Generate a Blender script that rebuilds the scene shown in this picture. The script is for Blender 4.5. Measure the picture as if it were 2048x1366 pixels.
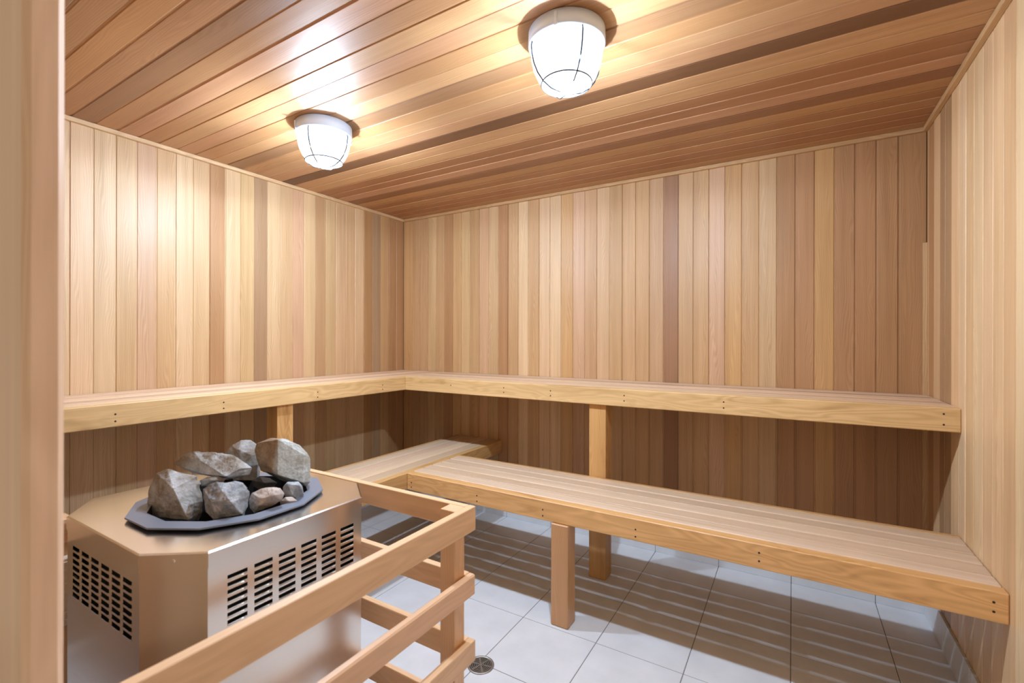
import bpy, math, random
from mathutils import Vector, Matrix
random.seed(7)
for o in list(bpy.data.objects): bpy.data.objects.remove(o, do_unlink=True)
C = bpy.context.scene.collection
scene = bpy.context.scene

# ------------------------------------------------------------------ camera, world, exposure
W, H = 3.122, 2.1356            # room width (x) and ceiling height; back wall is y = 0, left wall x = 0
YF = -2.49                      # inner face of the front wall
cam_d = bpy.data.cameras.new('camera'); cam = bpy.data.objects.new('camera', cam_d); C.objects.link(cam)
cam.location = (2.6165, -2.6936, 1.2)
YAW = 0.5423
cam.rotation_euler = (math.pi/2, -0.002, YAW)
cam_d.sensor_width = 36.0
cam_d.lens = 932.2/2048*36
cam_d.shift_y = -3.655/2048
cam_d.clip_start = 0.01
cam_d.dof.use_dof = True; cam_d.dof.focus_distance = 2.4; cam_d.dof.aperture_fstop = 3.5
scene.camera = cam

world = bpy.data.worlds.new('world'); scene.world = world; world.use_nodes = True
world.node_tree.nodes['Background'].inputs[0].default_value = (1.0, 0.80, 0.58, 1)
world.node_tree.nodes['Background'].inputs[1].default_value = 0.28

vs = scene.view_settings
scene.display_settings.display_device = 'sRGB'
vs.view_transform = 'Standard'; vs.look = 'None'; vs.gamma = 1.0; vs.use_curve_mapping = False
vs.exposure = 0.75

LAMP_RADIANCE = 2080.0
LAMP_COL = (0.70, 0.87, 1.08)

# ------------------------------------------------------------------ colour helpers
def lin(c):
    return tuple(((v/255)/12.92 if v/255 <= .04045 else ((v/255+.055)/1.055)**2.4) for v in c)

# ------------------------------------------------------------------ mesh builder
class MB:
    """collects faces with a board tone and a grain coordinate (along, across, depth)"""
    def __init__(s): s.v=[]; s.f=[]; s.tone=[]; s.gc=[]; s.smooth=[]; s.mi=[]
    def face(s, pts, tone=(1,1,1), gcs=None, smooth=False, mi=0):
        b=len(s.v); s.v += [tuple(p) for p in pts]; s.f.append(tuple(range(b, b+len(pts))))
        s.tone.append(tone); s.gc.append(gcs or [tuple(p) for p in pts]); s.smooth.append(smooth); s.mi.append(mi)
    def box(s, lo, hi, along='x', tone=(1,1,1), bev=.0015, mi=0):
        """bevelled board; grain runs along the named axis"""
        seed = (random.uniform(0,50), random.uniform(0,50), random.uniform(0,50))
        perm = {'x':(0,1,2),'y':(1,0,2),'z':(2,0,1)}[along]
        def g(p): return tuple(p[perm[i]]+seed[i] for i in range(3))
        b = min(bev, *(0.3*(hi[i]-lo[i]) for i in range(3)))
        P={}
        for sx in (0,1):
            for sy in (0,1):
                for sz in (0,1):
                    c=[(hi if q else lo)[i] for i,q in enumerate((sx,sy,sz))]
                    d=[(-b if q else b) for q in (sx,sy,sz)]
                    for ax in range(3):
                        P[(sx,sy,sz,ax)]=tuple(c[i]+(0 if i==ax else d[i]) for i in range(3))
        def add(keys, n):
            pts=[P[k] for k in keys]
            a=Vector(pts[1])-Vector(pts[0]); c=Vector(pts[2])-Vector(pts[1])
            if a.cross(c).dot(Vector(n))<0: pts=pts[::-1]
            s.face(pts, tone, [g(p) for p in pts], mi=mi)
        for ax in range(3):
            o=[i for i in range(3) if i!=ax]
            for q in (0,1):
                ks=[]
                for (i,j) in ((0,0),(1,0),(1,1),(0,1)):
                    k=[0,0,0]; k[ax]=q; k[o[0]]=i; k[o[1]]=j; ks.append((*k,ax))
                n=[0,0,0]; n[ax]=1 if q else -1
                add(ks,n)
        if b>1e-6:
            for a in range(3):            # edges parallel to axis a
                o=[i for i in range(3) if i!=a]
                for i in (0,1):
                    for j in (0,1):
                        k0=[0,0,0]; k0[o[0]]=i; k0[o[1]]=j; k1=list(k0); k1[a]=1
                        n=[0,0,0]; n[o[0]]=1 if i else -1; n[o[1]]=1 if j else -1
                        add([(*k0,o[0]),(*k1,o[0]),(*k1,o[1]),(*k0,o[1])], n)
            for sx in (0,1):
                for sy in (0,1):
                    for sz in (0,1):
                        add([(sx,sy,sz,0),(sx,sy,sz,1),(sx,sy,sz,2)], (sx*2-1,sy*2-1,sz*2-1))
        return s
    def lathe(s, prof, seg=48, center=(0,0,0), tone=(1,1,1), smooth=True, mi=0, a0=0.0):
        cx,cy,cz=center
        for k in range(seg):
            t0=a0+2*math.pi*k/seg; t1=a0+2*math.pi*(k+1)/seg
            for (r0,z0),(r1,z1) in zip(prof,prof[1:]):
                p=[(cx+r0*math.cos(t0),cy+r0*math.sin(t0),cz+z0),(cx+r0*math.cos(t1),cy+r0*math.sin(t1),cz+z0),
                   (cx+r1*math.cos(t1),cy+r1*math.sin(t1),cz+z1),(cx+r1*math.cos(t0),cy+r1*math.sin(t0),cz+z1)]
                if r0<1e-7: p=p[1:]
                elif r1<1e-7: p=p[:3]
                s.face(p,tone,smooth=smooth,mi=mi)
        return s
    def tube(s, path, r, seg=8, closed=False):
        n=len(path); rings=[]
        for i,p in enumerate(path):
            p=Vector(p); a=Vector(path[(i-1)%n] if (closed or i>0) else path[i]); b=Vector(path[(i+1)%n] if (closed or i<n-1) else path[i])
            t=(b-a).normalized(); up=Vector((0,0,1)) if abs(t.z)<.9 else Vector((1,0,0))
            u=t.cross(up).normalized(); w=t.cross(u)
            rings.append([tuple(p+u*r*math.cos(q*2*math.pi/seg)+w*r*math.sin(q*2*math.pi/seg)) for q in range(seg)])
        for i in range(n if closed else n-1):
            A=rings[i];B=rings[(i+1)%n]
            for q in range(seg): s.face([A[q],A[(q+1)%seg],B[(q+1)%seg],B[q]],smooth=True)
        if not closed:
            s.face(rings[0][::-1]); s.face(rings[-1])
        return s
    def obj(s, name, mats, parent=None, merge=True):
        me=bpy.data.meshes.new(name); me.from_pydata(s.v,[],s.f)
        if not isinstance(mats,(list,tuple)): mats=[mats]
        for m in mats: me.materials.append(m)
        ta=me.attributes.new('tone','FLOAT_COLOR','CORNER'); ga=me.attributes.new('gc','FLOAT_VECTOR','CORNER')
        tc=[];gc=[]
        for f,t,g in zip(s.f,s.tone,s.gc):
            for i in range(len(f)): tc += [*t[:3],1.0]; gc += list(g[i])
        ta.data.foreach_set('color',tc); ga.data.foreach_set('vector',gc)
        me.polygons.foreach_set('use_smooth',s.smooth); me.polygons.foreach_set('material_index',s.mi)
        me.update()
        if merge and any(s.smooth):
            import bmesh
            bm=bmesh.new(); bm.from_mesh(me); bmesh.ops.remove_doubles(bm,verts=bm.verts,dist=1e-5); bm.to_mesh(me); bm.free()
        o=bpy.data.objects.new(name,me); C.objects.link(o)
        if parent is not None:
            o.parent=parent; o.matrix_parent_inverse=parent.matrix_basis.inverted()
        return o

def thing(name,label,cat,loc=(0,0,0),group=None):
    o=bpy.data.objects.new(name,None); C.objects.link(o); o.location=loc; o.empty_display_size=.05
    o['label']=label; o['category']=cat
    if group: o['group']=group
    return o
def tag(o,label,cat,group=None):
    o['label']=label; o['category']=cat
    if group: o['group']=group
    return o
def struct(o,label=None,cat=None):
    o['kind']='structure'
    if label: o['label']=label
    if cat: o['category']=cat
    return o

# ------------------------------------------------------------------ materials
def nt(name):
    m=bpy.data.materials.new(name); m.use_nodes=True; n=m.node_tree.nodes; l=m.node_tree.links
    return m,n,l,n['Principled BSDF']
def N(n,typ,**kw):
    x=n.new(typ)
    for k,v in kw.items(): setattr(x,k,v)
    return x
def math_(n,l,op,a,b=None,c=None):
    x=n.new('ShaderNodeMath'); x.operation=op
    for i,v in enumerate((a,b,c)):
        if v is None: continue
        if isinstance(v,(int,float)): x.inputs[i].default_value=v
        else: l.new(v,x.inputs[i])
    return x.outputs[0]

def wood(name, rough=.36, coat=.25, streak=.16, ring=.09, mottle=.14, bump=.12, stain=0.0, mute=0.0):
    m,n,l,b=nt(name)
    gc=N(n,'ShaderNodeAttribute',attribute_name='gc'); tn=N(n,'ShaderNodeAttribute',attribute_name='tone')
    def mapped(sc):
        mp=N(n,'ShaderNodeVectorMath',operation='MULTIPLY'); l.new(gc.outputs['Vector'],mp.inputs[0]); mp.inputs[1].default_value=sc; return mp.outputs[0]
    def noise(sc,detail,rg=.5,dist=0):
        x=N(n,'ShaderNodeTexNoise'); l.new(mapped(sc),x.inputs['Vector']); x.inputs['Scale'].default_value=1; x.inputs['Detail'].default_value=detail; x.inputs['Roughness'].default_value=rg; x.inputs['Distortion'].default_value=dist
        return x.outputs['Fac']
    fine=noise((5,320,320),3,.6)
    med=noise((1.6,55,55),3,.55,.3)
    low=noise((1.1,7,7),2)
    sap=noise((.45,30,30),1,.4,.2)
    warp=noise((1.7,11,11),2,.5,.4)
    sep=N(n,'ShaderNodeSeparateXYZ'); l.new(gc.outputs['Vector'],sep.inputs[0])
    # growth rings: across position warped by slow noise gives cathedral figure
    ph=math_(n,l,'MULTIPLY_ADD',warp,0.085,sep.outputs['Y'])
    ph2=math_(n,l,'MULTIPLY',ph,2*math.pi*150)
    rg_=math_(n,l,'SINE',ph2)
    fade=noise((.9,5,5),1)
    rg2=math_(n,l,'MULTIPLY',rg_,math_(n,l,'MULTIPLY',fade,ring*1.1))
    s1=math_(n,l,'MULTIPLY_ADD',math_(n,l,'SUBTRACT',fine,.5),streak*1.1,rg2)
    s2=math_(n,l,'MULTIPLY_ADD',math_(n,l,'SUBTRACT',med,.5),streak*1.6,s1)
    s3=math_(n,l,'MULTIPLY_ADD',math_(n,l,'SUBTRACT',low,.5),mottle*2.2,s2)
    s3=math_(n,l,'MULTIPLY_ADD',math_(n,l,'SUBTRACT',sap,.5),mottle*1.5,s3)
    if stain:
        st=noise((3.2,14,14),3,.55,.8)
        cr=N(n,'ShaderNodeMapRange'); l.new(st,cr.inputs[0]); cr.inputs[1].default_value=.58; cr.inputs[2].default_value=.78; cr.inputs[3].default_value=0; cr.inputs[4].default_value=-stain
        s3=math_(n,l,'ADD',s3,cr.outputs[0])
    # colour = tone * (1+s) ; negative s pulls to red-brown
    sv=N(n,'ShaderNodeCombineColor')
    for i,k in enumerate((0.85,1.05,1.35)):
        l.new(math_(n,l,'MAXIMUM',math_(n,l,'MULTIPLY_ADD',s3,k,1.0),.05),sv.inputs[i])
    mx=N(n,'ShaderNodeMix',data_type='RGBA',blend_type='MULTIPLY'); mx.inputs[0].default_value=1
    l.new(tn.outputs['Color'],mx.inputs[6]); l.new(sv.outputs[0],mx.inputs[7])
    l.new(mx.outputs[2],b.inputs['Base Color'])
    r=math_(n,l,'MULTIPLY_ADD',math_(n,l,'SUBTRACT',med,.5),.25,rough)
    l.new(r,b.inputs['Roughness'])
    b.inputs['Coat Weight'].default_value=coat; b.inputs['Coat Roughness'].default_value=.38
    b.inputs['Specular IOR Level'].default_value=.45
    bp=N(n,'ShaderNodeBump'); bp.inputs['Strength'].default_value=bump; bp.inputs['Distance'].default_value=.0012
    l.new(math_(n,l,'MULTIPLY_ADD',med,.8,math_(n,l,'MULTIPLY',fine,.3)),bp.inputs['Height']); l.new(bp.outputs[0],b.inputs['Normal'])
    return m
M_panel=wood('varnished_cedar',rough=.50,coat=.20,streak=.24,ring=.13,mottle=.16)
M_bench=wood('worn_bench_cedar',rough=.55,coat=.05,streak=.20,ring=.10,mottle=.16)
M_fascia=wood('stained_cedar_board',rough=.5,coat=.1,streak=.18,ring=.16,mottle=.2,stain=.35)
M_rail=wood('fresh_cedar_rail',rough=.42,coat=.35,streak=.14,ring=.08,mottle=.12)

def simple(name,col,rough=.5,metal=0,spec=.5,noise=0,nscale=40,bump=0):
    m,n,l,b=nt(name)
    b.inputs['Base Color'].default_value=(*col,1); b.inputs['Roughness'].default_value=rough; b.inputs['Metallic'].default_value=metal; b.inputs['Specular IOR Level'].default_value=spec
    if noise or bump:
        tc=N(n,'ShaderNodeTexCoord'); x=N(n,'ShaderNodeTexNoise'); l.new(tc.outputs['Object'],x.inputs['Vector']); x.inputs['Scale'].default_value=nscale; x.inputs['Detail'].default_value=5
        if noise:
            cr=N(n,'ShaderNodeValToRGB'); cr.color_ramp.elements[0].position=.3; cr.color_ramp.elements[1].position=.7
            cr.color_ramp.elements[0].color=tuple(c*(1-noise) for c in col)+(1,); cr.color_ramp.elements[1].color=tuple(min(1,c*(1+noise)) for c in col)+(1,)
            l.new(x.outputs['Fac'],cr.inputs[0]); l.new(cr.outputs[0],b.inputs['Base Color'])
        if bump:
            bp=N(n,'ShaderNodeBump'); bp.inputs['Strength'].default_value=bump; bp.inputs['Distance'].default_value=.002; l.new(x.outputs['Fac'],bp.inputs['Height']); l.new(bp.outputs[0],b.inputs['Normal'])
    return m
M_tile=simple('pale_grey_tile',lin((222,224,227)),.42,noise=.05,nscale=9,bump=.0)
M_grout=simple('grey_grout',lin((138,136,134)),.9)
def steel_mat():
    m,n,l,b=nt('brushed_stainless_steel')
    b.inputs['Base Color'].default_value=(.87,.83,.78,1); b.inputs['Metallic'].default_value=1
    tc=N(n,'ShaderNodeTexCoord'); mp=N(n,'ShaderNodeMapping'); mp.inputs['Scale'].default_value=(6,6,900); l.new(tc.outputs['Object'],mp.inputs[0])
    x=N(n,'ShaderNodeTexNoise'); x.inputs['Scale'].default_value=1; x.inputs['Detail'].default_value=2; l.new(mp.outputs[0],x.inputs['Vector'])
    l.new(math_(n,l,'MULTIPLY_ADD',x.outputs['Fac'],.10,.15),b.inputs['Roughness'])
    return m
M_steel=steel_mat()
M_tray=simple('blue_grey_enamel_steel',lin((122,128,142)),.40,metal=.3)
M_black=simple('black_interior',(.006,.006,.006),.9)
M_screw=simple('dark_countersunk_hole',(.03,.017,.008),.7)
M_ringpl=simple('white_porcelain',(.60,.70,.86),.4)
M_wire=simple('dull_grey_wire',(.02,.024,.03),.9,spec=.1)
M_drain=simple('worn_nickel',(.42,.40,.36),.4,metal=.85)
M_cream=simple('cream_enamel',lin((226,212,190)),.5)

def stone_mat(name,c1,c2,c3):
    m,n,l,b=nt(name)
    tc=N(n,'ShaderNodeTexCoord')
    a=N(n,'ShaderNodeTexNoise'); a.inputs['Scale'].default_value=14; a.inputs['Detail'].default_value=6; a.inputs['Distortion'].default_value=.6; l.new(tc.outputs['Object'],a.inputs['Vector'])
    f=N(n,'ShaderNodeTexNoise'); f.inputs['Scale'].default_value=160; f.inputs['Detail'].default_value=5; f.inputs['Roughness'].default_value=.7; l.new(tc.outputs['Object'],f.inputs['Vector'])
    cr=N(n,'ShaderNodeValToRGB'); e=cr.color_ramp.elements; e[0].position=.36; e[0].color=(*lin(c1),1); e[1].position=.66; e[1].color=(*lin(c3),1); k=e.new(.5); k.color=(*lin(c2),1)
    l.new(a.outputs['Fac'],cr.inputs[0])
    mx=N(n,'ShaderNodeMix',data_type='RGBA',blend_type='MULTIPLY'); mx.inputs[0].default_value=1; l.new(cr.outputs[0],mx.inputs[6])
    g=N(n,'ShaderNodeMapRange'); l.new(f.outputs['Fac'],g.inputs[0]); g.inputs[1].default_value=.3; g.inputs[2].default_value=.7; g.inputs[3].default_value=.72; g.inputs[4].default_value=1.15
    l.new(g.outputs[0],mx.inputs[7]); l.new(mx.outputs[2],b.inputs['Base Color']); b.inputs['Roughness'].default_value=.8
    bp=N(n,'ShaderNodeBump'); bp.inputs['Strength'].default_value=.5; bp.inputs['Distance'].default_value=.003
    l.new(math_(n,l,'MULTIPLY_ADD',a.outputs['Fac'],1.0,math_(n,l,'MULTIPLY',f.outputs['Fac'],.6)),bp.inputs['Height']); l.new(bp.outputs[0],b.inputs['Normal'])
    return m
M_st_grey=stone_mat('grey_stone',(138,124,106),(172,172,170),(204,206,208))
M_st_tan=stone_mat('tan_grey_stone',(168,160,148),(190,188,182),(204,206,200))
M_st_pale=stone_mat('pale_stone',(190,178,170),(216,204,194),(230,222,212))
M_st_blue=stone_mat('blue_grey_stone',(128,130,134),(164,170,176),(214,216,220))
M_st_dark=stone_mat('dark_stone',(50,46,42),(72,66,60),(96,90,84))

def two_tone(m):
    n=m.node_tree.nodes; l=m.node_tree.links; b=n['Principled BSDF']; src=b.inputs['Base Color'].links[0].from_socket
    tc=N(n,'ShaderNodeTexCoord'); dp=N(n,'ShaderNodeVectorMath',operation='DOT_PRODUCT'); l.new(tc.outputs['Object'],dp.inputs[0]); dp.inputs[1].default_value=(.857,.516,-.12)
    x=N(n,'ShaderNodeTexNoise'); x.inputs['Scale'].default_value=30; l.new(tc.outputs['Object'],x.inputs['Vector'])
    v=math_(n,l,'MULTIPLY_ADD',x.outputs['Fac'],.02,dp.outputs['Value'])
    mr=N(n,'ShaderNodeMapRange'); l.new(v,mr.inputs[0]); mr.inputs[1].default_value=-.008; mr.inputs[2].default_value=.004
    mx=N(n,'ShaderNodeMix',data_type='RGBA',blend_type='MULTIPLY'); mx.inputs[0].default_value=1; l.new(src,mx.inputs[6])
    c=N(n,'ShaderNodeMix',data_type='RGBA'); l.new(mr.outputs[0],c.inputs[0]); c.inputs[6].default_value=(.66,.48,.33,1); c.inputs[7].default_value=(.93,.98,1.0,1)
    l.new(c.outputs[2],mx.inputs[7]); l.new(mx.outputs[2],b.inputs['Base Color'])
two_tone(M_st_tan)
def glass_dome_mat():
    m=bpy.data.materials.new('glowing_frosted_glass'); m.use_nodes=True; n=m.node_tree.nodes; l=m.node_tree.links
    for x in list(n): n.remove(x)
    out=n.new('ShaderNodeOutputMaterial'); tr=n.new('ShaderNodeBsdfTransparent'); em=n.new('ShaderNodeEmission'); gl=n.new('ShaderNodeBsdfGlossy')
    gl.inputs['Roughness'].default_value=.15
    em.inputs[0].default_value=(.93,.97,1,1); em.inputs[1].default_value=.6
    mx=n.new('ShaderNodeMixShader'); mx.inputs[0].default_value=.06; l.new(tr.outputs[0],mx.inputs[1]); l.new(gl.outputs[0],mx.inputs[2])
    ad=n.new('ShaderNodeAddShader'); l.new(mx.outputs[0],ad.inputs[0]); l.new(em.outputs[0],ad.inputs[1]); l.new(ad.outputs[0],out.inputs[0])
    return m
M_dome=glass_dome_mat()
def emis(name,col,s):
    m,n,l,b=nt(name); b.inputs['Emission Color'].default_value=(*col,1); b.inputs['Emission Strength'].default_value=s; return m
M_bulb=emis('lit_bulb',LAMP_COL,LAMP_RADIANCE)

# ------------------------------------------------------------------ plank tones
T={k:tuple(m*q for m,q in zip((.86,.835,.715),lin(v))) for k,v in dict(L=(226,192,157),l=(217,181,143),m=(206,167,127),o=(210,166,118),p=(214,174,143),
     b=(188,144,106),d=(164,122,92),D=(126,92,66),g=(180,146,116),w=(234,205,172),s=(204,166,130)).items()}
def jit(c,a=.05):
    k=1+random.uniform(-a,a); return (c[0]*k,c[1]*k*(1+random.uniform(-.02,.02)),c[2]*k*(1+random.uniform(-.04,.04)))

def planks(bounds, tones, place, length, groove=.0065, depth=.0045, lo=0.0):
    """tongue and groove boards. place(across, along, out) -> xyz ; out>0 points into the room"""
    mb=MB()
    for i in range(len(bounds)-1):
        a,b=sorted((bounds[i],bounds[i+1])); t=jit(tones[i]); seed=(random.uniform(0,60),random.uniform(0,60),random.uniform(0,60))
        e=.0018; tilt=random.uniform(-1,1)*.0011; crown=.0003
        mid=(a+b)/2
        pr=[(a,-depth),(a+groove*.5,-depth),(a+groove*.5,-e),(a+groove*.5+e,0-tilt),(mid,crown),(b-groove*.5-e,0+tilt),(b-groove*.5,-e),(b-groove*.5,-depth),(b,-depth)]
        for (x0,o0),(x1,o1) in zip(pr,pr[1:]):
            pts=[place(x0,lo,o0),place(x1,lo,o1),place(x1,length,o1),place(x0,length,o0)]
            g=[(lo+seed[0],x0+seed[1],seed[2]+o0),(lo+seed[0],x1+seed[1],seed[2]+o1),(length+seed[0],x1+seed[1],seed[2]+o1),(length+seed[0],x0+seed[1],seed[2]+o0)]
            mb.face(pts,t,g)
    return mb
def backing(mb, lo, hi): mb.box(lo,hi,'z',T['b'],0)

# back wall
bx=[0.0]+[0.0105+.0793*k for k in range(1,39)]+[W]
bt=['o','m','m','l','m','b','m','l','m','p','l','b','m','L','m','L','L','o','p','m','l','m','m','m','s','d','m','m','p','o','m','l','b','b','o','b','b','b','b']
mb=planks(bx,[T[k] for k in bt],lambda a,z,o:(a,-o,z),H,lo=0.0)
backing(mb,(-.1,.0055,-.05),(W+.1,.06,H+.05))
struct(mb.obj('wall_back',M_panel))
# left wall (across = -y)
lt=['b','b','m','g','b','L','l','l','l','m','L','p','l','L','g','l','L','b','l','L','m','p','l','L','L','L','l','m','L','l','l','L']
ly=[.079*k-(.0) for k in range(0,33)]
mb=planks(ly,[tuple(.93*v for v in T[k]) for k in lt],lambda a,z,o:(o,-a,z),H,groove=.0075,depth=.003)
backing(mb,(-.06,-2.6,-.05),(-.0055,.0,H+.05))
struct(mb.obj('wall_left',M_panel))
# right wall
ry=[0,.03]+[.03+.0835*k for k in range(1,32)]
rt=['l','b','L','g','g','L','w','L','w','L','L','l','w','L']+[random.choice('LwLlw') for _ in range(40)]
mb=planks(ry,[(T[k][0]*1.10,T[k][1]*1.08,T[k][2]*1.06) for k in rt[:len(ry)-1]],lambda a,z,o:(W-o,-a,z),H,groove=.0018,depth=.0018)
backing(mb,(W+.0055,-2.65,-.05),(W+.06,.0,H+.05))
struct(mb.obj('wall_right',M_panel))
# ceiling, boards parallel to the back wall
ct=['m','b','b','m','b','m','d','p','b','b','l','l','D','p','l','m','g','l','m','p','l','m','p','m','g','m','o','m','g','m','l','m','b']
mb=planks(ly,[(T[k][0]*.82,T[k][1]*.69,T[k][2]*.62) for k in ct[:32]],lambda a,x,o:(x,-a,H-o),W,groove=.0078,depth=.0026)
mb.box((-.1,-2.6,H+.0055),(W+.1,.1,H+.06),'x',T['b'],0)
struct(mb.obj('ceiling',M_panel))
# front wall with the door opening the photograph is taken from
XJ=1.8665
fx=[.079*k for k in range(0,22)]+[XJ-.1502]
mb=planks(fx,[T[random.choice('bgdb')] for _ in fx[1:]],lambda a,z,o:(a,YF+o,z),H)  # dark board tones put shade into this wall for the heater's reflection
mb.box((-.06,YF-.030,0),(XJ-.1502,YF-.0055,H),'z',T['m'],0)
fx2=[2.80+.08*k for k in range(5)]
m2=planks(fx2,[T['l'] for _ in fx2[1:]],lambda a,z,o:(min(a,W),YF+o,z),H)
mb.v and None
for i,f in enumerate(m2.f): mb.face([m2.v[j] for j in f],m2.tone[i],m2.gc[i])
mb.box((2.80,YF-.037,0),(W+.06,YF-.0055,H),'z',T['m'],0)
mb.box((XJ,YF-.037,2.03),(2.80,YF,H),'x',T['l'],.001)
struct(mb.obj('wall_front',M_panel))
# door jamb boards
mb=MB().box((XJ-.15,YF-.037,0),(XJ,YF,H),'z',lin((238,204,174)),.007)
struct(mb.obj('trim_1',M_rail))
mb=MB().box((2.775,YF-.037,0),(2.80,YF,2.03),'z',T['l'],.004)
struct(mb.obj('trim_2',M_rail))
# ceiling cove strips
t=.019
struct(MB().box((0,-t,H-t),(W,0,H),'x',T['m'],.002).obj('trim_3',M_panel))
struct(MB().box((0,YF,H-t),(t,-t,H),'y',T['L'],.002).obj('trim_4',M_panel))
struct(MB().box((W-t,YF,H-t),(W,-t,H),'y',T['m'],.002).obj('trim_5',M_panel))
struct(MB().box((W-.016,-.008,.1),(W-.0005,-.0005,1.63),'z',T['l'],.001).obj('trim_6',M_panel))

# ------------------------------------------------------------------ floor
mb=MB(); mb.box((-.1,-3.6,-.06),(W+.1,.1,-.0015),'x',(1,1,1),0,mi=1)
P=.3305; gap=.0016; x=1.62-5*P
DR=(1.634,-1.281)
while x<W:
    y=-.94+3*P-P
    yy=-.94+2*P+P
    while yy>-3.5:
        x0,x1=max(x+gap,-.05),min(x+P-gap,W+.05); y0,y1=yy-P+gap,min(yy-gap,.05)
        if x1>x0 and y1>y0: mb.box((x0,y0,-.01),(x1,y1,0),'x',(1,1,1),.0008)
        yy-=P
    x+=P
struct(mb.obj('floor',[M_tile,M_grout]))
def skirting(name,axis):
    mb=MB(); z=.115; th=.009
    if axis=='b':
        xs=[0]+[1.62+P*k for k in range(-4,5)]+[W]
        for a,b in zip(xs,xs[1:]): mb.box((a+.001,-th,0.0005),(b-.001,0,z),'x',(1,1,1),.0008)
    else:
        ys=[-.009]+[-.28-P*k for k in range(0,7)]+[YF]
        X=(0,th) if axis=='l' else (W-th,W)
        for a,b in zip(ys,ys[1:]): mb.box((X[0],b+.001,0.0005),(X[1],a-.001,z+.012),'x',(1,1,1),.0008)
    struct(mb.obj(name,M_tile))
skirting('baseboard_back','b'); skirting('baseboard_right','r'); skirting('baseboard_left','l')

# ------------------------------------------------------------------ benches
def screw(p, n, parent):
    """countersunk fixing hole, a small dark dimple on the board face"""
    mb=MB(); n=Vector(n).normalized(); u=n.orthogonal().normalized(); w=n.cross(u); p=Vector(p)+n*.0004
    k=10; r=.0034
    rim=[tuple(p+u*r*math.cos(i*6.2832/k)+w*r*math.sin(i*6.2832/k)) for i in range(k)]
    c=[tuple(Vector(q)-n*.0028) for q in rim]
    mb.face(rim)
    for i in range(k): mb.face([rim[i],c[i],c[(i+1)%k],rim[(i+1)%k]])
    return mb.obj('screw_hole',M_screw,parent)

FT=.0848
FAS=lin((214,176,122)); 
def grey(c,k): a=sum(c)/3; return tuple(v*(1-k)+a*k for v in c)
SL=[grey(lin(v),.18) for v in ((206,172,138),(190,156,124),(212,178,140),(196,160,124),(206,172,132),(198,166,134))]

# upper bench along the back wall
ZU=.9616; DU=.4894
def slats_x(parent,x0,x1,y_list,ztop,th,tones,gap=.003):
    for i,(a,b) in enumerate(zip(y_list,y_list[1:])):
        MB().box((x0,b+gap/2,ztop-th),(x1,a-gap/2,ztop),'x',jit(tones[i%len(tones)],.09),.0035).obj('slat',M_bench,parent)
def slats_y(parent,y0,y1,x_list,ztop,th,tones,gap=.003):
    for i,(a,b) in enumerate(zip(x_list,x_list[1:])):
        MB().box((a+gap/2,y0,ztop-th),(b-gap/2,y1,ztop),'y',jit(tones[i%len(tones)],.09),.0035).obj('slat',M_bench,parent)
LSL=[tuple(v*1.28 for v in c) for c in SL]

ub=thing('upper_bench','long upper slatted cedar bench along the back wall','bench',(1.8,-.25,0))
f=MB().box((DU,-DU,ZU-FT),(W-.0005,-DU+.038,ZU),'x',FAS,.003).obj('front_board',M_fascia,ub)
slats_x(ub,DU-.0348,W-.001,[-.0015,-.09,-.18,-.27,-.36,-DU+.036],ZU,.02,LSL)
for X in (.9,1.46,1.775,2.38,2.9):
    MB().box((X-.019,-DU+.040,ZU-FT+.002),(X+.019,-.002,ZU-.0205),'y',T['b'],.001).obj('joist',M_fascia,ub)
MB().box((1.732,-.4665,0.0006),(1.82,-.380,ZU-FT-.0),'z',lin((202,154,96)),.002).obj('leg',M_fascia,ub)
for (X,zs) in ((.86,(.036,)),(1.235,(.03,.056)),(1.525,(.03,.056)),(1.92,(.03,.056)),(2.36,(.03,.056)),(3.075,(.022,.06))):
    for dz in zs: screw((X,-DU,ZU-dz),(0,-1,0),f)

ul=thing('upper_bench','upper slatted cedar bench on the left wall above the heater','bench',(.25,-1.2,0))
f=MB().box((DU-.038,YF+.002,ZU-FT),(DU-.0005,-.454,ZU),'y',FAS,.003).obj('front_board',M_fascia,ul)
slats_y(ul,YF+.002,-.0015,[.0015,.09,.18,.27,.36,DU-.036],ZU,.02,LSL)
for o in [o for o in ul.children if o.name.startswith('slat')]: pass
for Y in (-.62,-1.0,-1.297,-1.75,-2.2):
    MB().box((.002,Y-.019,ZU-FT+.002),(DU-.040,Y+.019,ZU-.0205),'x',T['b'],.001).obj('joist',M_fascia,ul)
MB().box((.385,-1.341,.0006),(.470,-1.256,ZU-FT),'z',lin((208,162,104)),.002).obj('leg',M_fascia,ul)
for Y in (-.68,-1.13,-1.60,-1.98):
    for dz in (.038,.064): screw((DU-.0005,Y,ZU-dz),(1,0,0),f)

# lower bench, long run in front of the upper one
ZL=.5120; YB=-.468; YA=-.915; XT=.9147
LOW=[grey(lin(v),.18) for v in ((218,184,146),(204,172,138),(222,188,148),(210,178,140),(222,190,150),(212,178,140))]
lb=thing('lower_bench','long lower slatted cedar bench reaching the right wall','bench',(2.0,-.69,0))
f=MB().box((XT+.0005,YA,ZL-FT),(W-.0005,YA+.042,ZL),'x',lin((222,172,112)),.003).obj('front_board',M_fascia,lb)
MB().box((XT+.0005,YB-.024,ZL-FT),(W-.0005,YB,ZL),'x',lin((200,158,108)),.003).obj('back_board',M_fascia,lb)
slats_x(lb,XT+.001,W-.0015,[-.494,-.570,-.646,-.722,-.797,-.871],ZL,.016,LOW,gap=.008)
for X in (1.08,1.30,1.70,2.07,2.49,2.93):
    MB().box((X-.017,YA+.043,ZL-FT+.002),(X+.017,YB-.0245,ZL-.0165),'y',T['b'],.001).obj('joist',M_fascia,lb)
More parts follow.
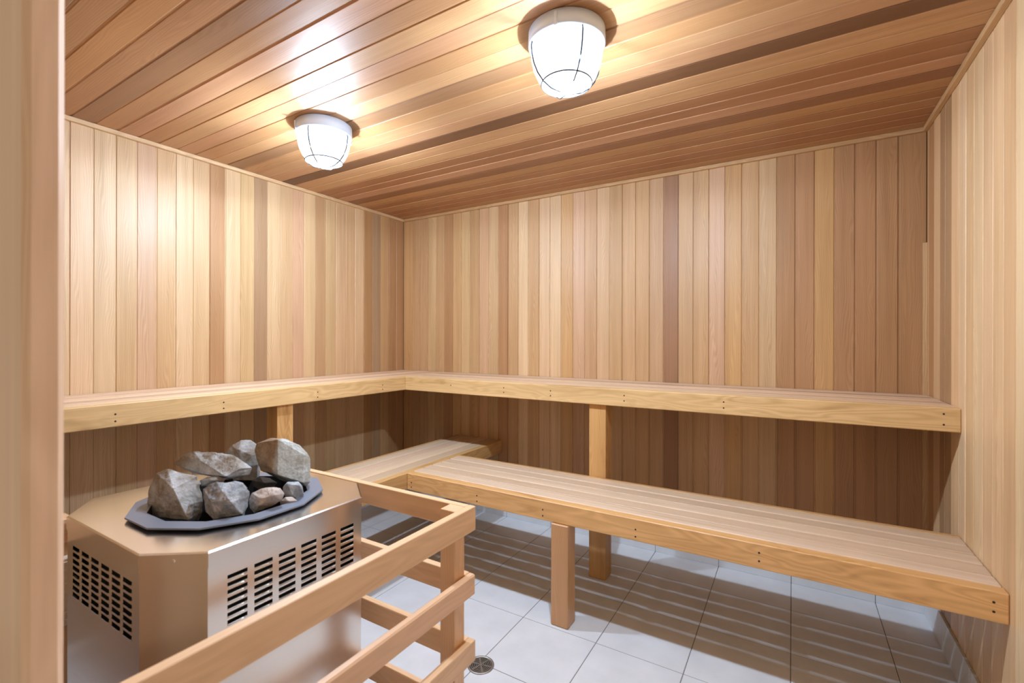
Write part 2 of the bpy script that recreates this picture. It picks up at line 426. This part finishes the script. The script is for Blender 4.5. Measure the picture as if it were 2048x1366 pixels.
MB().box((1.744,-.925,.0006),(1.822,-.848,ZL-FT-.0005),'z',lin((200,150,102)),.003).obj('leg',M_rail,lb)
for (X,zs) in ((.945,(.045,.068)),(1.355,(.04,.066)),(1.70,(.04,.066)),(2.10,(.04,.068)),(2.52,(.03,.058)),(3.09,(.03,.056))):
    for dz in zs: screw((X,YA,ZL-dz),(0,-1,0),f)

ll=thing('lower_bench','short weathered lower bench crossing behind the heater guard','bench',(.72,-.75,0))
YE=-1.50
MB().box((XT-.038,YE,ZL-FT),(XT,-.0005,ZL),'y',lin((202,158,102)),.003).obj('front_board',M_fascia,ll)
MB().box((.5261,YE,ZL-FT),(.5501,-.0005,ZL),'y',lin((196,154,104)),.003).obj('back_board',M_fascia,ll)
slats_y(ll,YE,-.0015,[.550,.631,.713,.795,XT-.037],ZL,.016,[LOW[1],LOW[5],LOW[0],LOW[3]],gap=.008)
for Y in (-.03,-.45,-.95,-1.46):
    MB().box((.5506,Y-.017,ZL-FT+.002),(XT-.039,Y+.017,ZL-.0165),'x',T['b'],.001).obj('joist',M_fascia,ll)
for Y in (-1.44,):
    for X in (.58,.80):
        MB().box((X,Y-.03,.0006),(X+.07,Y+.04,ZL-FT+.0015),'z',lin((200,150,102)),.003).obj('leg',M_rail,ll)

# ------------------------------------------------------------------ sauna heater
HC=(1.2425,-1.976)
hx0,hx1,hy0,hy1=.925,1.56,-2.263,-1.690; HZ=.750; cx_,cy_=.112,.082
def octo(d=0):
    return [(hx0+cx_,hy0+d),(hx1-cx_,hy0+d),(hx1-d,hy0+cy_),(hx1-d,hy1-cy_),(hx1-cx_,hy1-d),(hx0+cx_,hy1-d),(hx0+d,hy1-cy_),(hx0+d,hy0+cy_)]
ht=thing('sauna_heater','octagonal stainless steel heater with louvred sides and stone tray','heater',(HC[0],HC[1],0))
# cabinet with real louvre openings on all four long sides
mb=MB(); O=octo(.002); zb,zt=.06,HZ-.0345
for i in range(8):
    a=Vector((*O[i],0)); b=Vector((*O[(i+1)%8],0)); u=(b-a); Lw=u.length; u.normalize(); nrm=Vector((u.y,-u.x,0))
    def Pp(s_,z_,o_=0): q=a+u*s_+nrm*o_; return (q.x,q.y,z_)
    if i%2==1:
        mb.face([Pp(0,zb),Pp(Lw,zb),Pp(Lw,zt),Pp(0,zt)]); continue
    sw,sh=.044,.0078; pitch=.0594; zrows=[.679-.0165*r for r in range(8)]
    cols=[Lw/2+(k-2.5)*pitch for k in range(6)]
    if i==2:  cols=[ (y-O[2][1]) for y in (-2.119,-2.0595,-2.0,-1.9405,-1.881,-1.8215)]
    if i==0:  cols=[ (x-O[0][0]) for x in (1.096,1.155,1.214,1.273,1.332,1.391)]
    ss=[0]; 
    for c in cols: ss+= [c-sw/2,c+sw/2]
    ss.append(Lw)
    zz=[zb]
    for z in zrows[::-1]: zz += [z-sh/2,z+sh/2]
    zz.append(zt)
    for p in range(len(ss)-1):
        for q in range(len(zz)-1):
            if p%2==1 and q%2==1:
                s0,s1,z0,z1=ss[p],ss[p+1],zz[q],zz[q+1]
                # lip pressed outward along the lower edge of the slot
                o_=.0028
                A0,A1=Pp(s0,z0-.0045),Pp(s1,z0-.0045); B0,B1=Pp(s0+.003,z0+.0008,o_),Pp(s1-.003,z0+.0008,o_)
                mb.face([A0,A1,B1,B0]); mb.face([A0,B0,Pp(s0,z0)]); mb.face([A1,Pp(s1,z0),B1])
                mb.face([Pp(s0,z0,-.002),Pp(s1,z0,-.002),B1,B0])
            else:
                mb.face([Pp(ss[p],zz[q]),Pp(ss[p+1],zz[q]),Pp(ss[p+1],zz[q+1]),Pp(ss[p],zz[q+1])])
mb.face([(x,y,zb) for x,y in O][::-1])
mb.obj('cabinet',M_steel,ht)
# near-black sheet that paints the shade seen through the louvre slots
mb=MB(); I=octo(.03)
for i in range(8):
    a,b=I[i],I[(i+1)%8]; mb.face([(a[0],a[1],zb+.002),(b[0],b[1],zb+.002),(b[0],b[1],HZ-.06),(a[0],a[1],HZ-.06)])
mb.obj('slot_shade_sheet',M_black,ht)
# cap with a hole for the tray
TC=(1.27,-1.975); RT=.236
def ngon(R,n=12,off=15): return [(TC[0]+R*math.cos(math.radians(off+360/n*k)),TC[1]+R*math.sin(math.radians(off+360/n*k))) for k in range(n)]
mb=MB(); O2=octo(0); inner=ngon(.205)
bev=.003
Oi=[]
for i,(x,y) in enumerate(O2):
    d=Vector((HC[0]-x,HC[1]-y)).normalized(); Oi.append((x+d.x*bev*1.3,y+d.y*bev*1.3))
for i in range(8):
    a,b=O2[i],O2[(i+1)%8]; ai,bi=Oi[i],Oi[(i+1)%8]
    mb.face([(a[0],a[1],HZ-.0345),(b[0],b[1],HZ-.0345),(b[0],b[1],HZ-bev),(a[0],a[1],HZ-bev)])
    mb.face([(a[0],a[1],HZ-bev),(b[0],b[1],HZ-bev),(bi[0],bi[1],HZ),(ai[0],ai[1],HZ)])
# top ring: radial strips between the octagon and the round opening
def ray(ang,poly):
    dx,dy=math.cos(ang),math.sin(ang); best=None
    for i in range(len(poly)):
        (x1,y1),(x2,y2)=poly[i],poly[(i+1)%len(poly)]; ex,ey=x2-x1,y2-y1; den=dx*ey-dy*ex
        if abs(den)<1e-12: continue
        t_=((x1-TC[0])*ey-(y1-TC[1])*ex)/den; s_=((x1-TC[0])*dy-(y1-TC[1])*dx)/den
        if t_>0 and -1e-9<=s_<=1+1e-9 and (best is None or t_<best): best=t_
    return (TC[0]+dx*best,TC[1]+dy*best)
angs=sorted(set([round(math.atan2(y-TC[1],x-TC[0])%(2*math.pi),6) for x,y in Oi]+[round(2*math.pi*k/48,6) for k in range(48)]))
for k in range(len(angs)):
    a0,a1=angs[k],angs[(k+1)%len(angs)]
    o0,o1=ray(a0,Oi),ray(a1,Oi)
    i0=(TC[0]+.205*math.cos(a0),TC[1]+.205*math.sin(a0)); i1=(TC[0]+.205*math.cos(a1),TC[1]+.205*math.sin(a1))
    mb.face([(*i0,HZ),(*o0,HZ),(*o1,HZ),(*i1,HZ)])
cap=mb.obj('top_cover',M_steel,ht)
# small rivets on the chamfer of the cover
def rivet(p,n):
    mb=MB(); n=Vector(n).normalized(); u=n.orthogonal().normalized(); w=n.cross(u); p=Vector(p); k=10
    r1=[tuple(p+u*.004*math.cos(i*6.2832/k)+w*.004*math.sin(i*6.2832/k)) for i in range(k)]
    r2=[tuple(p+n*.0018+u*.0025*math.cos(i*6.2832/k)+w*.0025*math.sin(i*6.2832/k)) for i in range(k)]
    for i in range(k): mb.face([r1[i],r1[(i+1)%k],r2[(i+1)%k],r2[i]])
    mb.face(r2); return mb.obj('rivet',M_steel,cap)
rivet((hx1-cx_/2,hy0+cy_/2,HZ-.016),(cy_,-cx_,0)); rivet((hx1-cx_/2,hy1-cy_/2,HZ-.016),(cy_,cx_,0))
# tray flange and basket
mb=MB(); A=ngon(RT); B=ngon(.193); z1=HZ+.0105; z0=HZ+.0012
Dn=ngon(.185)
for i in range(12):
    j=(i+1)%12
    mb.face([(*A[i],z1),(*A[j],z1),(*B[j],z1),(*B[i],z1)])
    mb.face([(*A[i],z1-.004),(*A[j],z1-.004),(*A[j],z1),(*A[i],z1)])
    mb.face([(*B[i],z1-.004),(*B[j],z1-.004),(*A[j],z1-.004),(*A[i],z1-.004)])
    mb.face([(*B[i],z1),(*B[j],z1),(*Dn[j],.64),(*Dn[i],.64)],mi=1)
mb.face([(*q,.64) for q in Dn],mi=1)
mb.obj('stone_tray',[M_tray,M_black],ht)
for (x,y) in ((hx0+.12,hy0+.09),(hx1-.12,hy0+.09),(hx0+.12,hy1-.09),(hx1-.12,hy1-.09)):
    MB().lathe([(0,.0006),(.018,.0006),(.018,.008),(.012,.012),(.012,.0595),(0,.0595)],16,(x,y,0)).obj('foot',M_black,ht)

# ------------------------------------------------------------------ stones
import bmesh
from mathutils import noise as mnoise
def stone(label,corners,mat,rough=.004,seed=0,cat='stone'):
    """broken rock from its corner points in room metres: faceted hull, chipped and roughened"""
    pts=[Vector(p) for p in corners]
    c=sum(pts,Vector())/len(pts)
    bm=bmesh.new(); vs_=[bm.verts.new(p-c) for p in pts]
    r=bmesh.ops.convex_hull(bm,input=vs_)
    bmesh.ops.delete(bm,geom=[v for v in bm.verts if not v.link_faces],context='VERTS')
    bmesh.ops.bevel(bm,geom=bm.edges[:],offset=.0010,segments=1,affect='EDGES',clamp_overlap=True)
    bmesh.ops.triangulate(bm,faces=bm.faces[:])
    for _ in range(4):
        es=[e for e in bm.edges if e.calc_length()>.006]
        if not es: break
        bmesh.ops.subdivide_edges(bm,edges=es,cuts=1)
        bmesh.ops.triangulate(bm,faces=bm.faces[:])
    bm.normal_update()
    off=Vector((seed*3.1,seed*1.7,seed*5.3))
    for v in bm.verts:
        q=v.co*26+off; n1=mnoise.noise(q)*.45+mnoise.noise(q*2.6)*.4+mnoise.noise(q*6.5)*.25
        ridg=abs(mnoise.noise(Vector((q.x*.7,q.y*.7,q.z*2.0))))
        v.co+=v.normal*(n1*rough-ridg*rough*.8)
    me=bpy.data.meshes.new('stone'); bm.to_mesh(me); bm.free(); me.materials.append(mat)
    me.polygons.foreach_set('use_smooth',[False]*len(me.polygons))
    o=bpy.data.objects.new('stone',me); C.objects.link(o); o.location=c
    tag(o,label,cat,'stones heaped in the heater tray'); return o

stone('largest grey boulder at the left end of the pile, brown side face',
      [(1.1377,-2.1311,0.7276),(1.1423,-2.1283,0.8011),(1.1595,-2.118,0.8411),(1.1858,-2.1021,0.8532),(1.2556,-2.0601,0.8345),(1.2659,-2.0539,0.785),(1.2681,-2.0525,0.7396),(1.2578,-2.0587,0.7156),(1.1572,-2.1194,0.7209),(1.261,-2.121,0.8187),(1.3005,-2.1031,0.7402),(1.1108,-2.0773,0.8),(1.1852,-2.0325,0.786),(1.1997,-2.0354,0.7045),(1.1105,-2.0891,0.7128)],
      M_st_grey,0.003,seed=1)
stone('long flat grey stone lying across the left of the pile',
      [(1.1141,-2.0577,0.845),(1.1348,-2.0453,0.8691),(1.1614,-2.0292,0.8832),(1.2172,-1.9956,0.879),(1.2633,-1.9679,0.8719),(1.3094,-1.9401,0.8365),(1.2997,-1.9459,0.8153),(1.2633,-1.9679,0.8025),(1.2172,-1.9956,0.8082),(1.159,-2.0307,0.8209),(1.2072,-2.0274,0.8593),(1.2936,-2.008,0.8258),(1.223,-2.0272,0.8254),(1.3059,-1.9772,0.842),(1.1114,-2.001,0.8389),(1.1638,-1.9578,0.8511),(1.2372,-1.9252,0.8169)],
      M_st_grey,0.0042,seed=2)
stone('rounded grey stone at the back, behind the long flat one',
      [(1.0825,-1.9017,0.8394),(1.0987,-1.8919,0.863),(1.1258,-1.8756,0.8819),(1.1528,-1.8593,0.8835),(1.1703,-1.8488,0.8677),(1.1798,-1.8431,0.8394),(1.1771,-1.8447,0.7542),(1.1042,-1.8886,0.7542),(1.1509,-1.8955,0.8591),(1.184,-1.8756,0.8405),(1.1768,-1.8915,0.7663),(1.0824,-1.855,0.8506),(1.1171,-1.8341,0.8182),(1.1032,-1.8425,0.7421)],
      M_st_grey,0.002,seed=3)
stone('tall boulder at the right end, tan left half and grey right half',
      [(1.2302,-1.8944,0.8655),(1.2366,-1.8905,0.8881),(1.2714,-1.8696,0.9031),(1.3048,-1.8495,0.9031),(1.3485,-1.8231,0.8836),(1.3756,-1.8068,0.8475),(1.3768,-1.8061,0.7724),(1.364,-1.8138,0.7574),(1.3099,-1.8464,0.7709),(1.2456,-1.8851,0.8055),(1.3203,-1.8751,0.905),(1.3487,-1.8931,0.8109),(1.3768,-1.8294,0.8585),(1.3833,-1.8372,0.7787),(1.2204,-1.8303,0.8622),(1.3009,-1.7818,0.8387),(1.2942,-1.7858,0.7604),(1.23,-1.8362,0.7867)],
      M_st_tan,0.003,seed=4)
stone('blocky pale topped grey stone in the middle of the front row',
      [(1.3092,-2.0744,0.8126),(1.3391,-2.0564,0.8333),(1.3989,-2.0204,0.8294),(1.4144,-2.0111,0.8061),(1.4111,-2.0131,0.7674),(1.4011,-2.0191,0.7389),(1.3369,-2.0578,0.7312),(1.317,-2.0698,0.7518),(1.373,-2.0827,0.7917),(1.4218,-2.0673,0.8033),(1.4321,-2.0413,0.7598),(1.3688,-2.0736,0.7454),(1.2838,-2.0314,0.7952),(1.3473,-1.9932,0.7952),(1.3516,-2.0022,0.7316),(1.2945,-2.0367,0.7316)],
      M_st_blue,0.004,seed=5)
stone('pale cream stone lying flat at the front right of the tray',
      [(1.3811,-1.9961,0.7751),(1.389,-1.9913,0.7937),(1.4072,-1.9804,0.803),(1.4356,-1.9633,0.8096),(1.4549,-1.9517,0.8069),(1.4639,-1.9462,0.791),(1.4583,-1.9496,0.7725),(1.439,-1.9613,0.7592),(1.4129,-1.977,0.7486),(1.3936,-1.9886,0.738),(1.3845,-1.9941,0.7513),(1.4287,-1.9931,0.7853),(1.4619,-1.9755,0.7938),(1.4287,-1.9931,0.7671),(1.3778,-1.9631,0.7852),(1.4185,-1.9386,0.7852),(1.3876,-1.9689,0.7481)],
      M_st_pale,0.003,seed=6)
stone('angular dark grey stone under the tall boulder',
      [(1.3938,-1.9067,0.786),(1.4046,-1.9002,0.8014),(1.4322,-1.8836,0.8028),(1.4418,-1.8778,0.7902),(1.4454,-1.8757,0.765),(1.4346,-1.8822,0.7468),(1.4082,-1.8981,0.7482),(1.395,-1.906,0.765),(1.422,-1.9131,0.802),(1.4527,-1.8946,0.7965),(1.4442,-1.9114,0.775),(1.3829,-1.8783,0.7837),(1.4074,-1.8635,0.7622)],
      M_st_blue,0.002,seed=7)
stone('small cream pebble between the cream and dark grey stones',
      [(1.4271,-1.9369,0.7604),(1.4387,-1.9299,0.7726),(1.4573,-1.9187,0.774),(1.4689,-1.9117,0.7631),(1.4619,-1.9159,0.7523),(1.4434,-1.9271,0.7469),(1.4295,-1.9355,0.7496),(1.4598,-1.9335,0.7666),(1.4295,-1.9121,0.759)],
      M_st_pale,0.0015,seed=8)
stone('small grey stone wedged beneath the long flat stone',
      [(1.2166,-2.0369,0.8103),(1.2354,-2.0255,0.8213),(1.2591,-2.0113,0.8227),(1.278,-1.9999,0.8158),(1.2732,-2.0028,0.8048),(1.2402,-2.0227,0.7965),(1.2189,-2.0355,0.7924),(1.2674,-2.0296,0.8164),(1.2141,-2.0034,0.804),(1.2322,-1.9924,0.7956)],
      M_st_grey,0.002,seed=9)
stone('small blue grey stone behind the white topped stone',
      [(1.2936,-2.008,0.8067),(1.3146,-1.9953,0.8149),(1.3356,-1.9827,0.8094),(1.3461,-1.9764,0.7931),(1.3321,-1.9848,0.7835),(1.3029,-2.0024,0.7903),(1.3357,-2.0001,0.8059),(1.2898,-1.9753,0.7918)],
      M_st_blue,0.002,seed=10)
stone('dark stone deep in the gap at the centre of the pile',
      [(1.2958,-1.9366,0.7967),(1.3142,-1.9255,0.8109),(1.3386,-1.9108,0.8052),(1.3582,-1.899,0.791),(1.3484,-1.9049,0.7738),(1.3142,-1.9255,0.771),(1.2971,-1.9359,0.7795),(1.3385,-1.9284,0.7956),(1.2948,-1.9022,0.7817)],
      M_st_dark,0.002,seed=11)

# ------------------------------------------------------------------ guard rail round the heater
gd=thing('heater_guard','low cedar guard fence of horizontal rails around the heater','fence',(1.84,-1.64,0))
GX1=1.850; GX0=1.828; GY1=-1.618; GY0=-1.640
RC=lin((226,184,142))
tops=[.730,.539,.353,.167]
for i,z in enumerate(tops):
    MB().box((GX0,YF+.0006,z-.0675 if i==0 else z-.0585),(GX1,GY1,z),'y',jit(RC,.03),.0015 if i!=1 else .004).obj('rail',M_rail,gd)
    MB().box((.80,GY0,z-.0655),(GX0-.0004,GY1,z),'x',jit(RC,.03),.0015).obj('rail',M_rail,gd)
MB().box((1.776,-1.662-.022,.0006),(GX0-.0004,GY0-.0004,.7295),'z',RC,.0015).obj('post',M_rail,gd)
MB().box((.80,-1.684,.0006),(.85,GY0-.0004,.70),'z',RC,.0015).obj('post',M_rail,gd)
# left return of the guard beside the front wall
MB().box((.800,-2.24,.0006),(.845,-2.20,.6925),'z',lin((222,180,136)),.002).obj('post',M_rail,gd)
for z in (.6925,):
    MB().box((.846,YF+.0006,z-.0655),(.866,-2.195,z),'y',RC,.0015).obj('rail',M_rail,gd)
bxo=thing('junction_box','cream ribbed box on the guard post left of the heater','box',(.86,-2.22,.49))
mb=MB().box((.8462,-2.245,.395),(.872,-2.190,.585),'z',(1,1,1),.003); 
mb.obj('housing',M_cream,bxo)
mb=MB()
for k in range(9): mb.box((.8722,-2.243,.405+.02*k),(.8745,-2.192,.415+.02*k),'y',(1,1,1),.0008)
mb.obj('cover_ribs',M_cream,bxo)

# ------------------------------------------------------------------ floor drain
dr=thing('floor_drain','round nickel floor drain grate in the tile corner by the guard','drain',(DR[0],DR[1],0))
R=.049
mb=MB().lathe([(R,.0003),(R,.0028),(R-.002,.0042),(R-.008,.0042),(R-.009,.002)],48,(DR[0],DR[1],0))
mb.obj('rim',M_drain,dr)
mb=MB()
for r in (.0365,.030,.0235,.017,.0105):
    mb.lathe([(r+.0018,.001),(r+.0018,.0038),(r-.0012,.0038),(r-.0012,.001)],40,(DR[0],DR[1],0),smooth=False)
mb.lathe([(.006,.001),(.006,.004),(0,.004)],20,(DR[0],DR[1],0),smooth=False)
for k in range(6):
    a=math.radians(60*k+12); u=Vector((math.cos(a),math.sin(a),0)); w=Vector((-u.y,u.x,0)); c=Vector((DR[0],DR[1],0)); h=.0022
    p=[c+u*.004-w*h,c+u*.041-w*h*1.6,c+u*.041+w*h*1.6,c+u*.004+w*h]
    mb.face([(q.x,q.y,.0041) for q in p])
mb.obj('grate',M_drain,dr)
MB().lathe([(.042,.0006),(0,.0006)],32,(DR[0],DR[1],0),smooth=False).obj('sump',M_black,dr)

# ------------------------------------------------------------------ ceiling lamps
def lamp(x,y,rot,label):
    L=thing('ceiling_light',label,'light',(x,y,H),'caged ceiling lights')
    zc=H-.0
    hs=.047
    MB().lathe([(.098,-.0005),(.112,-.0005),(.116,-.004),(.117,-hs+.004),(.114,-hs),(.104,-hs-.002),(.100,-hs+.004)],64,(x,y,H)).obj('base_ring',M_ringpl,L)
    MB().lathe([(.0,-.001),(.098,-.001),(.098,-.014),(.0,-.014)],48,(x,y,H),smooth=False).obj('base_plate',M_ringpl,L)
    prof=[(.106,-hs+.002),(.109,-hs-.012),(.107,-hs-.035),(.101,-hs-.062),(.089,-hs-.088),(.071,-hs-.110),(.045,-hs-.127),(.018,-hs-.133),(0,-hs-.1345)]
    MB().lathe(prof,64,(x,y,H)).obj('glass_dome',M_dome,L)
    # wire cage
    def rz(t):   # point on the dome profile
        t=max(0,min(.9999,t))*(len(prof)-1); i=int(t); f=t-i
        return (prof[i][0]*(1-f)+prof[i+1][0]*f, prof[i][1]*(1-f)+prof[i+1][1]*f)
    for k in range(2):
        a=rot+math.pi/2*k; path=[]
        for s in range(33):
            u=s/32*2-1; t=1-abs(u); r,z=rz(t); r+=.0045; z-=.003*t
            sg=1 if u>=0 else -1
            path.append((x+sg*r*math.cos(a),y+sg*r*math.sin(a),H+z))
        MB().tube(path,.0022,6).obj('guard_wire',M_wire,L)
    for t in (.62,):
        r,z=rz(t); r+=.0045
        MB().tube([(x+r*math.cos(q*2*math.pi/48),y+r*math.sin(q*2*math.pi/48),H+z-.002) for q in range(48)],.0022,6,closed=True).obj('guard_wire',M_wire,L)
    for q in (.9,.9+math.pi):
        cxx,cyy=x+.118*math.cos(rot+q),y+.118*math.sin(rot+q)
        MB().box((cxx-.004,cyy-.004,H-hs-.006),(cxx+.004,cyy+.004,H-.012),'z',(1,1,1),.001).obj('clip',M_ringpl,L)
    bz=H-.162
    # only the lower globe glows; opaque collar added to hold light off the ceiling
    MB().lathe([(.0245,.005),(.025,0),(.0233,-.009),(.0177,-.0177),(.0095,-.0231),(0,-.025)],32,(x,y,bz)).obj('bulb',M_bulb,L)
    MB().lathe([(0,.004),(.0262,.004),(.0262,.010),(.020,.030),(.014,.05),(.014,H-bz-.014)],24,(x,y,bz)).obj('socket_light_stop',M_ringpl,L)
    return L
lamp(2.025,-1.393,math.radians(48),'caged dome ceiling light nearer the camera, over the open floor')
lamp(.855,-1.370,math.radians(20),'caged dome ceiling light farther left, near the left wall')
